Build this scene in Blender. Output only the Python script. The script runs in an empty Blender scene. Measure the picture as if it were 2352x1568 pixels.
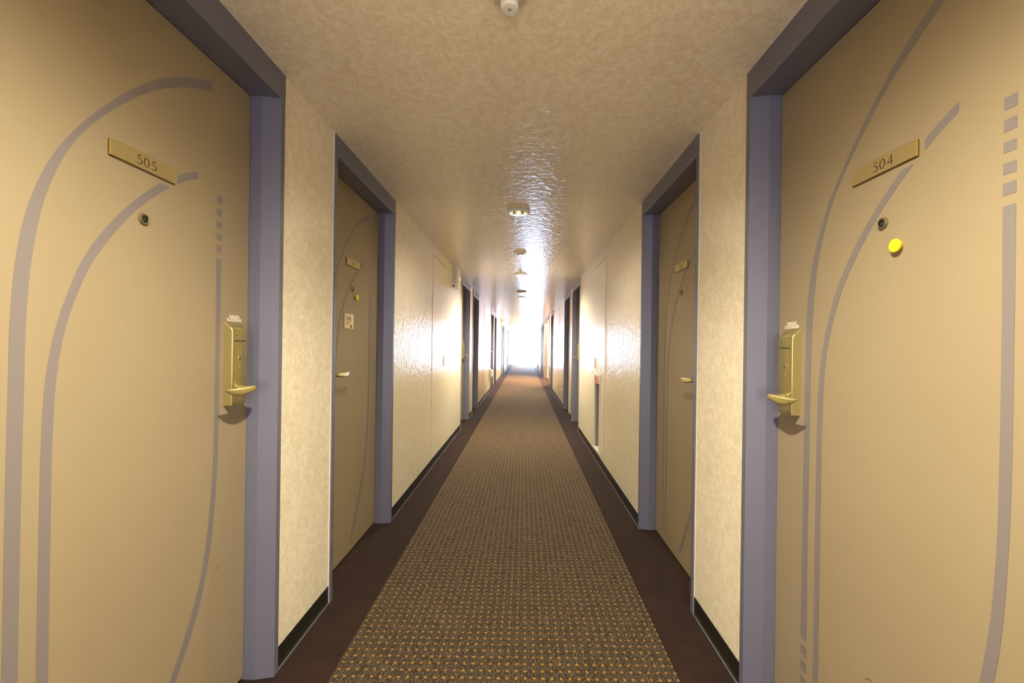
import bpy, bmesh, math, random
from mathutils import Vector, Matrix

random.seed(7)
C = bpy.context.scene.collection
PI = math.pi

# ------------------------------------------------------------------ dimensions (metres, camera at x = 0, y = 0)
EYE = 1.227
CEIL = 2.227
XL, XR = -0.911, 0.8035           # wall faces
XC = -0.054                       # centre line of the corridor
DL, DR = -1.0055, 0.8992          # faces of the door leaves
W = 0.865                         # visible width of a door leaf
HEAD = 2.125                      # underside of the door heads
NF = 0.1041                       # door frame front, measured from the leaf
YB, YE = -3.6, 27.5               # back wall and end window
PERIOD = 5.535

# ------------------------------------------------------------------ materials
def new_mat(name):
    m = bpy.data.materials.new(name); m.use_nodes = True
    nt = m.node_tree
    for n in list(nt.nodes): nt.nodes.remove(n)
    out = nt.nodes.new('ShaderNodeOutputMaterial')
    b = nt.nodes.new('ShaderNodeBsdfPrincipled')
    nt.links.new(b.outputs[0], out.inputs[0])
    return m, nt, b

def plain(name, col, rough=0.5, metal=0.0, spec=0.5, noise=0.0, nscale=30, bump=0.0, coat=0.0, emit=None, estr=0.0):
    m, nt, b = new_mat(name)
    b.inputs['Base Color'].default_value = (*col, 1)
    b.inputs['Roughness'].default_value = rough
    b.inputs['Metallic'].default_value = metal
    b.inputs['Specular IOR Level'].default_value = spec
    b.inputs['Coat Weight'].default_value = coat
    if emit:
        b.inputs['Emission Color'].default_value = (*emit, 1)
        b.inputs['Emission Strength'].default_value = estr
    if noise or bump:
        tc = nt.nodes.new('ShaderNodeTexCoord')
        nz = nt.nodes.new('ShaderNodeTexNoise')
        nz.inputs['Scale'].default_value = nscale; nz.inputs['Detail'].default_value = 3
        nt.links.new(tc.outputs['Object'], nz.inputs['Vector'])
        if noise:
            mx = nt.nodes.new('ShaderNodeMix'); mx.data_type = 'RGBA'
            mx.inputs[6].default_value = (*[c * (1 - noise) for c in col], 1)
            mx.inputs[7].default_value = (*[min(1, c * (1 + noise)) for c in col], 1)
            nt.links.new(nz.outputs[0], mx.inputs[0]); nt.links.new(mx.outputs[2], b.inputs['Base Color'])
        if bump:
            bp = nt.nodes.new('ShaderNodeBump'); bp.inputs['Strength'].default_value = bump; bp.inputs['Distance'].default_value = 0.002
            nt.links.new(nz.outputs[0], bp.inputs['Height']); nt.links.new(bp.outputs[0], b.inputs['Normal'])
    return m

def math_node(nt, op, a, b=None, c=None):
    n = nt.nodes.new('ShaderNodeMath'); n.operation = op
    for i, v in enumerate((a, b, c)):
        if v is None: continue
        if isinstance(v, (int, float)): n.inputs[i].default_value = v
        else: nt.links.new(v, n.inputs[i])
    return n.outputs[0]

def mix_col(nt, fac, a, b):
    n = nt.nodes.new('ShaderNodeMix'); n.data_type = 'RGBA'
    for sock, v in ((n.inputs[0], fac), (n.inputs[6], a), (n.inputs[7], b)):
        if isinstance(v, (int, float)): sock.default_value = v
        elif isinstance(v, tuple): sock.default_value = (*v, 1)
        else: nt.links.new(v, sock)
    return n.outputs[2]

def wallpaper(name, dark, light, seam0, seam_step, rough=0.30, relief=0.0046):
    """vinyl paper: fine mottling, pressed swirling fibres under a sheen, faint seams between the drops"""
    m = bpy.data.materials.new(name); m.use_nodes = True; nt = m.node_tree
    for n in list(nt.nodes): nt.nodes.remove(n)
    L = nt.links.new
    out = nt.nodes.new('ShaderNodeOutputMaterial')
    tc = nt.nodes.new('ShaderNodeTexCoord')
    def noise(scale, detail, dist, rgh=0.5):
        n = nt.nodes.new('ShaderNodeTexNoise')
        n.inputs['Scale'].default_value = scale; n.inputs['Detail'].default_value = detail
        n.inputs['Distortion'].default_value = dist; n.inputs['Roughness'].default_value = rgh
        L(tc.outputs['Object'], n.inputs['Vector']); return n.outputs[0]
    n1 = noise(FIB, 3, 0.25); n2 = noise(70, 3, 1.2); n3 = noise(27, 3, 1.0)
    f = math_node(nt, 'ADD', math_node(nt, 'MULTIPLY', n2, 0.5), math_node(nt, 'MULTIPLY', n3, 0.5))
    ramp = nt.nodes.new('ShaderNodeMapRange'); ramp.inputs[1].default_value = 0.41; ramp.inputs[2].default_value = 0.59
    L(f, ramp.inputs[0])
    col = mix_col(nt, ramp.outputs[0], dark, light)
    sep = nt.nodes.new('ShaderNodeSeparateXYZ'); L(tc.outputs['Object'], sep.inputs[0])
    p = math_node(nt, 'FRACT', math_node(nt, 'DIVIDE', math_node(nt, 'SUBTRACT', sep.outputs[1], seam0), seam_step))
    seam = math_node(nt, 'LESS_THAN', p, 0.003 / seam_step)
    col = mix_col(nt, math_node(nt, 'MULTIPLY', seam, 0.35), col, tuple(c * 0.75 for c in dark))
    h = math_node(nt, 'ADD', n1, math_node(nt, 'MULTIPLY', n2, 0.14))
    bp = nt.nodes.new('ShaderNodeBump'); bp.inputs['Strength'].default_value = 1.0; bp.inputs['Distance'].default_value = relief
    L(h, bp.inputs['Height'])
    df = nt.nodes.new('ShaderNodeBsdfDiffuse'); L(col, df.inputs['Color'])
    gl = nt.nodes.new('ShaderNodeBsdfGlossy'); gl.distribution = 'BECKMANN'; gl.inputs['Roughness'].default_value = rough; L(bp.outputs[0], gl.inputs['Normal'])
    fr = nt.nodes.new('ShaderNodeFresnel'); fr.inputs[0].default_value = 1.48; L(bp.outputs[0], fr.inputs['Normal'])
    mx = nt.nodes.new('ShaderNodeMixShader'); L(fr.outputs[0], mx.inputs[0]); L(df.outputs[0], mx.inputs[1]); L(gl.outputs[0], mx.inputs[2])
    L(mx.outputs[0], out.inputs[0])
    return m
FIB = 25

def runner_mat():
    """woven stripe: pale and dark loops in ribs along the corridor, an orange knot every 33 x 35 mm"""
    m, nt, b = new_mat('woven_runner'); L = nt.links.new
    tc = nt.nodes.new('ShaderNodeTexCoord'); sep = nt.nodes.new('ShaderNodeSeparateXYZ'); L(tc.outputs['Object'], sep.inputs[0])
    wob = nt.nodes.new('ShaderNodeTexNoise'); wob.inputs['Scale'].default_value = 110; L(tc.outputs['Object'], wob.inputs['Vector'])
    wx = math_node(nt, 'MULTIPLY', math_node(nt, 'SUBTRACT', wob.outputs[0], 0.5), 0.0055)
    x = math_node(nt, 'ADD', math_node(nt, 'SUBTRACT', sep.outputs[0], -0.693 + 0.0145), wx)
    wob2 = nt.nodes.new('ShaderNodeTexNoise'); wob2.inputs['Scale'].default_value = 45
    mp = nt.nodes.new('ShaderNodeMapping'); mp.inputs['Location'].default_value = (3, 5, 1); L(tc.outputs['Object'], mp.inputs[0]); L(mp.outputs[0], wob2.inputs['Vector'])
    y = math_node(nt, 'ADD', math_node(nt, 'SUBTRACT', sep.outputs[1], 1.572), math_node(nt, 'MULTIPLY', math_node(nt, 'SUBTRACT', wob2.outputs[0], 0.5), 0.005))
    PX, PY = 0.0333, 0.0355
    cx = math_node(nt, 'DIVIDE', x, PX); cy = math_node(nt, 'DIVIDE', y, PY)
    def cdist(v, p):     # signed distance to the nearest whole cell, in metres
        return math_node(nt, 'MULTIPLY', math_node(nt, 'SUBTRACT', v, math_node(nt, 'ROUND', v)), p)
    dx, dy = cdist(cx, PX), cdist(cy, PY)
    r2 = math_node(nt, 'SQRT', math_node(nt, 'ADD', math_node(nt, 'POWER', math_node(nt, 'DIVIDE', dx, 0.0052), 2), math_node(nt, 'POWER', math_node(nt, 'DIVIDE', dy, 0.0062), 2)))
    dot = nt.nodes.new('ShaderNodeMapRange'); dot.inputs[1].default_value = 1.12; dot.inputs[2].default_value = 0.8; L(r2, dot.inputs[0])
    # ribs
    rib = math_node(nt, 'MULTIPLY', cx, 5.0)
    ribid = math_node(nt, 'ROUND', rib)
    ribd = math_node(nt, 'ABSOLUTE', math_node(nt, 'SUBTRACT', rib, ribid))
    ribf = nt.nodes.new('ShaderNodeMapRange'); ribf.inputs[1].default_value = 0.33; ribf.inputs[2].default_value = 0.12; L(ribd, ribf.inputs[0])
    # loops along a rib, shifted from rib to rib
    off = math_node(nt, 'FRACT', math_node(nt, 'MULTIPLY', ribid, 0.437))
    lp = math_node(nt, 'FRACT', math_node(nt, 'ADD', math_node(nt, 'MULTIPLY', cy, 3.0), off))
    lpd = math_node(nt, 'ABSOLUTE', math_node(nt, 'SUBTRACT', lp, 0.5))
    lpf = nt.nodes.new('ShaderNodeMapRange'); lpf.inputs[1].default_value = 0.42; lpf.inputs[2].default_value = 0.27; L(lpd, lpf.inputs[0])
    loopid = math_node(nt, 'FLOOR', math_node(nt, 'ADD', math_node(nt, 'MULTIPLY', cy, 3.0), off))
    wn = nt.nodes.new('ShaderNodeTexWhiteNoise'); wn.noise_dimensions = '2D'
    cmb = nt.nodes.new('ShaderNodeCombineXYZ'); L(ribid, cmb.inputs[0]); L(loopid, cmb.inputs[1]); L(cmb.outputs[0], wn.inputs['Vector'])
    lit = math_node(nt, 'MULTIPLY', math_node(nt, 'MULTIPLY', ribf.outputs[0], lpf.outputs[0]), math_node(nt, 'ADD', 0.12, math_node(nt, 'MULTIPLY', wn.outputs[0], 0.88)))
    base = mix_col(nt, lit, (0.026, 0.0165, 0.010), (0.25, 0.195, 0.125))
    oc = mix_col(nt, wn.outputs[0], (0.285, 0.125, 0.020), (0.35, 0.175, 0.032))
    col = mix_col(nt, dot.outputs[0], base, oc)
    big = nt.nodes.new('ShaderNodeTexNoise'); big.inputs['Scale'].default_value = 1.3; big.inputs['Detail'].default_value = 2; L(tc.outputs['Object'], big.inputs['Vector'])
    col = mix_col(nt, math_node(nt, 'MULTIPLY', math_node(nt, 'SUBTRACT', big.outputs[0], 0.35), 0.5), col, mix_col(nt, 0.65, col, (0.10, 0.07, 0.045)))
    L(col, b.inputs['Base Color'])
    h = math_node(nt, 'MAXIMUM', math_node(nt, 'MULTIPLY', ribf.outputs[0], lpf.outputs[0]), dot.outputs[0])
    bp = nt.nodes.new('ShaderNodeBump'); bp.inputs['Strength'].default_value = 0.6; bp.inputs['Distance'].default_value = 0.003
    L(h, bp.inputs['Height']); L(bp.outputs[0], b.inputs['Normal'])
    b.inputs['Roughness'].default_value = 0.9; b.inputs['Specular IOR Level'].default_value = 0.1
    b.inputs['Sheen Weight'].default_value = 0.08; b.inputs['Sheen Roughness'].default_value = 0.4
    return m

def carpet_mat():
    m, nt, b = new_mat('brown_carpet'); L = nt.links.new
    tc = nt.nodes.new('ShaderNodeTexCoord')
    def noise(s, d):
        n = nt.nodes.new('ShaderNodeTexNoise'); n.inputs['Scale'].default_value = s; n.inputs['Detail'].default_value = d
        L(tc.outputs['Object'], n.inputs['Vector']); return n.outputs[0]
    n1, n2 = noise(9, 3), noise(420, 2)
    f = math_node(nt, 'ADD', math_node(nt, 'MULTIPLY', n1, 0.6), math_node(nt, 'MULTIPLY', n2, 0.4))
    mr = nt.nodes.new('ShaderNodeMapRange'); mr.inputs[1].default_value = 0.3; mr.inputs[2].default_value = 0.7; L(f, mr.inputs[0])
    L(mix_col(nt, mr.outputs[0], (0.021, 0.0108, 0.0080), (0.034, 0.0178, 0.0138)), b.inputs['Base Color'])
    bp = nt.nodes.new('ShaderNodeBump'); bp.inputs['Strength'].default_value = 0.5; bp.inputs['Distance'].default_value = 0.003
    L(n2, bp.inputs['Height']); L(bp.outputs[0], b.inputs['Normal'])
    b.inputs['Roughness'].default_value = 0.95; b.inputs['Specular IOR Level'].default_value = 0.08
    b.inputs['Sheen Weight'].default_value = 0.06; b.inputs['Sheen Roughness'].default_value = 0.4
    return m

def emission_mat(name, col, strength):
    m = bpy.data.materials.new(name); m.use_nodes = True; nt = m.node_tree
    for n in list(nt.nodes): nt.nodes.remove(n)
    o = nt.nodes.new('ShaderNodeOutputMaterial'); e = nt.nodes.new('ShaderNodeEmission')
    e.inputs[0].default_value = (*col, 1); e.inputs[1].default_value = strength
    nt.links.new(e.outputs[0], o.inputs[0]); return m

def pane_mat(tint=(0.96, 0.98, 1)):
    m = bpy.data.materials.new('window_glass'); m.use_nodes = True; nt = m.node_tree
    for n in list(nt.nodes): nt.nodes.remove(n)
    o = nt.nodes.new('ShaderNodeOutputMaterial'); t = nt.nodes.new('ShaderNodeBsdfTransparent'); g = nt.nodes.new('ShaderNodeBsdfGlossy')
    t.inputs[0].default_value = (*tint, 1); g.inputs['Roughness'].default_value = 0.02
    mx = nt.nodes.new('ShaderNodeMixShader'); mx.inputs[0].default_value = 0.06
    nt.links.new(t.outputs[0], mx.inputs[1]); nt.links.new(g.outputs[0], mx.inputs[2]); nt.links.new(mx.outputs[0], o.inputs[0]); return m

M = {}
M['wall'] = wallpaper('wall_paper', (0.765, 0.675, 0.52), (0.885, 0.82, 0.68), 0.30, 0.92)
M['ceil'] = wallpaper('ceiling_paper', (0.765, 0.67, 0.525), (0.885, 0.81, 0.68), 2.78, 0.97)
M['carpet'] = carpet_mat()
M['runner'] = runner_mat()
M['frame'] = plain('lavender_grey_paint', (0.130, 0.129, 0.180), 0.38, noise=0.05, nscale=6)
M['leaf'] = plain('tan_door_paint', (0.292, 0.232, 0.154), 0.42, noise=0.05, nscale=3)
M['inlay'] = plain('grey_lilac_inlay', (0.190, 0.165, 0.172), 0.42)
M['base'] = plain('black_skirting', (0.014, 0.013, 0.010), 0.4)
M['bead'] = plain('pale_bead', (0.13, 0.125, 0.12), 0.25)
M['caulk'] = plain('cream_caulk', (0.66, 0.58, 0.47), 0.5)
M['brass'] = plain('satin_brass', (0.60, 0.51, 0.22), 0.36, metal=0.9)
M['brass_plate'] = plain('brushed_brass_plate', (0.50, 0.39, 0.19), 0.42, metal=0.65)
M['brass_edge'] = plain('dark_brass_edge', (0.25, 0.16, 0.035), 0.4, metal=0.8)
M['scuff'] = plain('scuff_mark', (0.12, 0.085, 0.05), 0.6)
M['bronze'] = plain('dark_bronze', (0.27, 0.225, 0.12), 0.4, metal=0.7)
M['ink'] = plain('engraved_brown', (0.070, 0.040, 0.018), 0.6)
M['black'] = plain('black_plastic', (0.012, 0.012, 0.012), 0.35)
M['lens'] = plain('lens_glass', (0.02, 0.02, 0.02), 0.05, coat=1.0)
M['chrome'] = plain('bright_metal', (0.75, 0.72, 0.66), 0.2, metal=1.0)
M['white'] = plain('white_plastic', (0.74, 0.72, 0.68), 0.4)
M['cream'] = plain('cream_plastic', (0.60, 0.52, 0.38), 0.45)
M['paper'] = plain('label_paper', (0.72, 0.66, 0.54), 0.6)
M['text'] = plain('label_ink', (0.12, 0.10, 0.07), 0.7)
M['yellow'] = plain('yellow_plastic', (0.90, 0.66, 0.02), 0.3)
M['note'] = plain('note_sleeve', (0.66, 0.57, 0.36), 0.22, coat=0.4)
M['red'] = plain('red_sign', (0.62, 0.055, 0.05), 0.35)
M['grey_text'] = plain('grey_print', (0.30, 0.27, 0.20), 0.6)
M['reflector'] = plain('mirror_reflector', (0.62, 0.58, 0.46), 0.14, metal=1.0)
M['glow'] = emission_mat('lit_bulb', (1.0, 0.86, 0.62), 26.0)
M['glow_dim'] = emission_mat('dim_bulb', (1.0, 0.86, 0.45), 0.7)
M['bulb_off'] = plain('unlit_bulb', (0.70, 0.66, 0.58), 0.25)
M['gap'] = plain('shadow_gap', (0.20, 0.15, 0.09), 0.8)
M['niche'] = plain('niche_metal', (0.34, 0.30, 0.25), 0.5)
M['pane'] = pane_mat()
M['tinted'] = pane_mat((0.31, 0.28, 0.25))  # tint dims the added window behind the viewer
M['slit_light'] = emission_mat('slit_window_light', (0.9, 1.0, 0.6), 2.0)
M['wood'] = plain('pale_wood', (0.80, 0.66, 0.47), 0.45, noise=0.06, nscale=4)

# ------------------------------------------------------------------ mesh helpers
def quad(bm, pts, mi=0):
    f = bm.faces.new([bm.verts.new(p) for p in pts]); f.material_index = mi; return f

def box(bm, x0, x1, y0, y1, z0, z1, mi=0, skip=''):
    v = [bm.verts.new((x, y, z)) for z in (z0, z1) for y in (y0, y1) for x in (x0, x1)]
    for k, ids in (('b', (0, 2, 3, 1)), ('t', (4, 5, 7, 6)), ('f', (0, 1, 5, 4)), ('k', (2, 6, 7, 3)), ('l', (0, 4, 6, 2)), ('r', (1, 3, 7, 5))):
        if k in skip: continue
        f = bm.faces.new([v[i] for i in ids]); f.material_index = mi

def bevel_all(bm, w, seg=2):
    bmesh.ops.bevel(bm, geom=list(bm.edges), offset=w, segments=seg, profile=0.7, affect='EDGES')

def lathe(bm, prof, seg=32, mi=0, cap=True, M4=None):
    """prof = [(r, h)] turned about local z"""
    rings = []
    for r, h in prof:
        rings.append([bm.verts.new((r * math.cos(2 * PI * k / seg), r * math.sin(2 * PI * k / seg), h)) for k in range(seg)])
    fs = []
    for a, b in zip(rings, rings[1:]):
        for k in range(seg):
            fs.append(bm.faces.new((a[k], a[(k + 1) % seg], b[(k + 1) % seg], b[k])))
    if cap:
        fs.append(bm.faces.new(rings[0][::-1])); fs.append(bm.faces.new(rings[-1]))
    for f in fs: f.material_index = mi
    if M4 is not None:
        bmesh.ops.transform(bm, matrix=M4, verts=[v for r in rings for v in r])
    return rings

def obj(name, bm, mats, parent=None, smooth=False, angle=40, label=None, recalc=True):
    if recalc: bmesh.ops.recalc_face_normals(bm, faces=bm.faces)
    me = bpy.data.meshes.new(name); bm.to_mesh(me); bm.free()
    for mt in (mats if isinstance(mats, (list, tuple)) else [mats]): me.materials.append(mt)
    if smooth:
        me.polygons.foreach_set('use_smooth', [True] * len(me.polygons))
        me.set_sharp_from_angle(angle=math.radians(angle))
    o = bpy.data.objects.new(name, me); C.objects.link(o)
    if parent: o.parent = parent
    if label: o['label'] = label
    return o

def tag(o, label, cat, group=None, kind=None):
    o['label'] = label; o['category'] = cat
    if group: o['group'] = group
    if kind: o['kind'] = kind
    return o

def empty(name, loc=(0, 0, 0), rotz=0.0):
    e = bpy.data.objects.new(name, None); C.objects.link(e); e.location = loc; e.rotation_euler = (0, 0, rotz)
    e.empty_display_size = 0.1
    return e

def copy_tree(src, loc):
    r = src.copy(); C.objects.link(r); r.location = loc
    for ch in list(src.children):
        c = ch.copy(); C.objects.link(c); c.parent = r
        for g in list(ch.children):
            d = g.copy(); C.objects.link(d); d.parent = c
    return r

# ------------------------------------------------------------------ door positions: y of the leaf's near edge (left) / far edge (right)
left_a0 = [0.688, 2.059]
for k in (1, 2, 3, 4):
    c = 1.806 + PERIOD * k
    left_a0 += [c - 0.213 - 0.905, c + 0.213 + 0.04]
right_a0 = [1.506, 2.8765]
for k in (1, 2, 3, 4):
    c = 1.759 + PERIOD * k
    right_a0 += [c - 0.213 - 0.04] + ([] if k == 2 else [c + 0.213 + 0.905])
ALC0, ALC1 = 13.55, 16.65            # opening on the right, frame outer edges

# ------------------------------------------------------------------ walls
def spans(doors_y, y0, y1):
    out, y = [], y0
    for a, b in sorted(doors_y):
        out.append((y, a)); y = b
    out.append((y, y1)); return out

left_open = [(a - 0.036, a + W + 0.036) for a in left_a0]
right_open = [(a - W - 0.036, a + 0.036) for a in right_a0] + [(ALC0, ALC1)]
left_spans, right_spans = spans(left_open, YB, YE), spans(right_open, YB, YE)
NI0, NI1, NZ0, NZ1 = 4.43, 4.74, 0.135, 0.925      # niche for the extinguisher in the right wall

bm = bmesh.new()
for a, b in left_spans: box(bm, -1.07, XL, a, b, 0, CEIL + 0.02)
box(bm, -1.14, -1.07, YB, YE, -0.05, CEIL + 0.1)
o = obj('wall_left', bm, M['wall']); tag(o, 'cream fibrous papered wall on the left of the corridor', 'wall', kind='structure')
bm = bmesh.new()
for a, b in right_spans:
    if a < NI0 < b:
        box(bm, XR, 0.965, a, NI0, 0, CEIL + 0.02); box(bm, XR, 0.965, NI1, b, 0, CEIL + 0.02)
        box(bm, XR, 0.965, NI0, NI1, 0, NZ0); box(bm, XR, 0.965, NI0, NI1, NZ1, CEIL + 0.02)
    else:
        box(bm, XR, 0.965, a, b, 0, CEIL + 0.02)
box(bm, 0.965, 1.035, YB, ALC0, -0.05, CEIL + 0.1)
box(bm, 0.965, 1.035, ALC1, YE, -0.05, CEIL + 0.1)
o = obj('wall_right', bm, M['wall']); tag(o, 'cream fibrous papered wall on the right of the corridor', 'wall', kind='structure')

WZ0, WZ1 = 0.04, 2.19
def end_wall(bm, y0, y1, WX0, WX1):
    box(bm, -1.14, WX0, y0, y1, -0.05, CEIL + 0.1); box(bm, WX1, 1.035, y0, y1, -0.05, CEIL + 0.1)
    box(bm, WX0, WX1, y0, y1, -0.05, WZ0); box(bm, WX0, WX1, y0, y1, WZ1, CEIL + 0.1)
bm = bmesh.new(); end_wall(bm, YB - 0.12, YB, -0.60, 0.50)
o = obj('wall_back', bm, M['wall']); tag(o, 'papered wall closing the corridor behind the viewer', 'wall', kind='structure')
bm = bmesh.new(); end_wall(bm, YE, YE + 0.12, 0.15, 0.79)
o = obj('wall_end', bm, M['wall']); tag(o, 'far end wall of the corridor around the bright window', 'wall', kind='structure')

# alcove on the right
AX = 2.3
bm = bmesh.new()
box(bm, AX, AX + 0.07, ALC0 - 0.07, ALC1 + 0.07, -0.05, CEIL + 0.1)
box(bm, 1.035, AX, ALC0 - 0.07, ALC0 + 0.02, -0.05, CEIL + 0.1)
box(bm, 0.9, AX, ALC1 - 0.02, ALC1 + 0.07, -0.05, CEIL + 0.1)
box(bm, 0.9, 1.035, ALC0 - 0.07, ALC0 + 0.02, -0.05, CEIL + 0.1)
o = obj('wall_alcove', bm, M['wood']); tag(o, 'warm wood-toned walls of the side lobby opening on the right', 'wall', kind='structure')

# floor and ceiling
bm = bmesh.new(); box(bm, -1.14, 1.035, YB, YE, -0.06, 0); box(bm, 1.035, AX, ALC0, ALC1, -0.06, 0)
o = obj('floor', bm, M['carpet']); tag(o, 'plain dark brown carpet along both sides of the corridor', 'floor', kind='structure')
bm = bmesh.new(); box(bm, -0.693, 0.590, YB + 0.01, YE - 0.01, 0.0, 0.004)
o = obj('carpet_runner', bm, M['runner']); tag(o, 'woven brown and beige carpet strip with orange dots down the middle', 'carpet')

DIM = 0.16
DOWN = [(0.41, 0.066, 1.0), (3.178, 0.066, DIM), (5.94, 0.066, 1.0), (8.67, 0.066, DIM), (11.47, 0.066, 1.0), (14.2, 0.066, DIM), (17.0, 0.066, 1.0), (4.556, 0.046, 0), (22.5, 0.066, 1.0), (-2.35, 0.066, DIM)]  # the dim one behind the viewer is unseen, added as fill
bm = bmesh.new()
y = YB - 0.1; Hh = 0.12
for yc, r, lit in sorted(DOWN):
    quad(bm, [(-1.14, y, CEIL), (1.035, y, CEIL), (1.035, yc - Hh, CEIL), (-1.14, yc - Hh, CEIL)])
    quad(bm, [(-1.14, yc - Hh, CEIL), (XC - Hh, yc - Hh, CEIL), (XC - Hh, yc + Hh, CEIL), (-1.14, yc + Hh, CEIL)])
    quad(bm, [(XC + Hh, yc - Hh, CEIL), (1.035, yc - Hh, CEIL), (1.035, yc + Hh, CEIL), (XC + Hh, yc + Hh, CEIL)])
    n = 48; inn, outr = [], []
    for k in range(n):
        t = 2 * PI * k / n; c, s = math.cos(t), math.sin(t); q = Hh / max(abs(c), abs(s))
        inn.append(bm.verts.new((XC + r * c, yc + r * s, CEIL))); outr.append(bm.verts.new((XC + q * c, yc + q * s, CEIL)))
    for k in range(n):
        bm.faces.new((inn[k], inn[(k + 1) % n], outr[(k + 1) % n], outr[k]))
    y = yc + Hh
quad(bm, [(-1.14, y, CEIL), (1.035, y, CEIL), (1.035, YE + 0.1, CEIL), (-1.14, YE + 0.1, CEIL)])
quad(bm, [(1.035, ALC0 - 0.07, CEIL - 0.05), (AX + 0.07, ALC0 - 0.07, CEIL - 0.05), (AX + 0.07, ALC1 + 0.07, CEIL - 0.05), (1.035, ALC1 + 0.07, CEIL - 0.05)])
quad(bm, [(1.035, ALC0 - 0.07, CEIL - 0.05), (1.035, ALC1 + 0.07, CEIL - 0.05), (1.035, ALC1 + 0.07, CEIL), (1.035, ALC0 - 0.07, CEIL)])
for f in bm.faces:
    f.normal_update()
    if f.normal.z > 0: f.normal_flip()
o = obj('ceiling', bm, M['ceil'], recalc=False); tag(o, 'cream papered ceiling with a mottled glossy relief', 'ceiling', kind='structure')

# skirting and its pale bead
def skirt(name, beadname, xs, sgn, sp, side):
    bm, bb = bmesh.new(), bmesh.new()
    for a, b in sp:
        x0, x1 = sorted((xs, xs + sgn * 0.003)); box(bm, x0, x1, a + 0.006, b - 0.006, 0.004, 0.083)
        x0, x1 = sorted((xs + sgn * 0.003, xs + sgn * 0.008))
        box(bb, x0, x1, a + 0.006, b - 0.006, 0.0, 0.004)
    o = obj(name, bm, M['base']); tag(o, 'black skirting strip along the foot of the %s wall' % side, 'baseboard', kind='structure')
    o = obj(beadname, bb, M['bead']); tag(o, 'thin pale bead where the %s skirting meets the carpet' % side, 'trim', kind='structure')
skirt('baseboard_left', 'trim_1', XL, 1, left_spans, 'left')
skirt('baseboard_right', 'trim_2', XR, -1, right_spans, 'right')

# ------------------------------------------------------------------ doors (local: x = along the leaf seen from the corridor, -y = out into the corridor, z up)
def P(a, n, z): return (a, -n, z)

def ribbon(bm, left, right, n, mi):
    """strip between two outlines lying on the leaf"""
    lv = [bm.verts.new(P(a, n, z)) for a, z in left]; rv = [bm.verts.new(P(a, n, z)) for a, z in right]
    for i in range(len(lv) - 1):
        f = bm.faces.new((lv[i], rv[i], rv[i + 1], lv[i + 1])); f.material_index = mi

def spline(pts, n=8):
    """Hermite curve through the points, tangents weighted by chord length so that uneven spacing does not kink it"""
    m = len(pts); h = [math.dist(pts[i], pts[i + 1]) for i in range(m - 1)]
    sl = [[(pts[i + 1][j] - pts[i][j]) / h[i] for j in (0, 1)] for i in range(m - 1)]
    tg = [sl[0]] + [[(sl[i - 1][j] * h[i] + sl[i][j] * h[i - 1]) / (h[i] + h[i - 1]) for j in (0, 1)] for i in range(1, m - 1)] + [sl[-1]]
    out = []
    for i in range(m - 1):
        for k in range(n):
            t = k / n; a, b, c, d = 2 * t ** 3 - 3 * t * t + 1, t ** 3 - 2 * t * t + t, -2 * t ** 3 + 3 * t * t, t ** 3 - t * t
            out.append(tuple(a * pts[i][j] + b * h[i] * tg[i][j] + c * pts[i + 1][j] + d * h[i] * tg[i + 1][j] for j in (0, 1)))
    out.append(tuple(pts[-1])); return out

A_out = [(0.139, 0.312), (0.140, 0.559), (0.144, 1.124), (0.1468, 1.290), (0.1530, 1.378), (0.1598, 1.433), (0.1672, 1.473), (0.1785, 1.518), (0.1965, 1.572), (0.228, 1.642), (0.261, 1.696), (0.296, 1.746), (0.338, 1.799), (0.391, 1.861), (0.443, 1.913), (0.490, 1.954), (0.532, 1.984), (0.578, 2.012), (0.627, 2.037), (0.675, 2.057)]
A_in = [(0.167, 0.312), (0.167, 0.559), (0.171, 1.121), (0.1740, 1.290), (0.1805, 1.383), (0.1862, 1.427), (0.1945, 1.481), (0.2065, 1.533), (0.224, 1.588), (0.251, 1.650), (0.283, 1.705), (0.323, 1.758), (0.367, 1.809), (0.414, 1.859), (0.470, 1.909), (0.533, 1.954), (0.578, 1.981), (0.620, 2.002), (0.648, 2.014), (0.675, 2.029)]
B_out = [(0.198, 0.213), (0.199, 0.514), (0.2005, 0.800), (0.203, 1.020), (0.205, 1.080), (0.210, 1.149), (0.2145, 1.184), (0.220, 1.219), (0.2275, 1.254), (0.2365, 1.289), (0.2475, 1.323), (0.2765, 1.402), (0.321, 1.479), (0.367, 1.541), (0.418, 1.599), (0.484, 1.662)]
B_in = [(0.221, 0.213), (0.222, 0.514), (0.2230, 0.800), (0.2245, 1.020), (0.2265, 1.080), (0.231, 1.150), (0.235, 1.185), (0.2405, 1.220), (0.248, 1.254), (0.257, 1.289), (0.268, 1.323), (0.3015, 1.405), (0.345, 1.476), (0.401, 1.551), (0.455, 1.609), (0.517, 1.663)]
B2_out = [(0.543, 1.706), (0.580, 1.730), (0.618, 1.749)]
B2_in = [(0.543, 1.682), (0.580, 1.707), (0.618, 1.727)]
C_l = [(0.702, 1.502), (0.703, 1.207), (0.702, 1.022), (0.699, 0.852), (0.682, 0.648), (0.643, 0.460), (0.590, 0.340), (0.537, 0.245), (0.485, 0.147), (0.437, 0.068)]
C_r = [(0.724, 1.502), (0.724, 1.207), (0.723, 1.020), (0.719, 0.847), (0.703, 0.638), (0.664, 0.447), (0.614, 0.326), (0.560, 0.235), (0.508, 0.139), (0.459, 0.060)]

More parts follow.
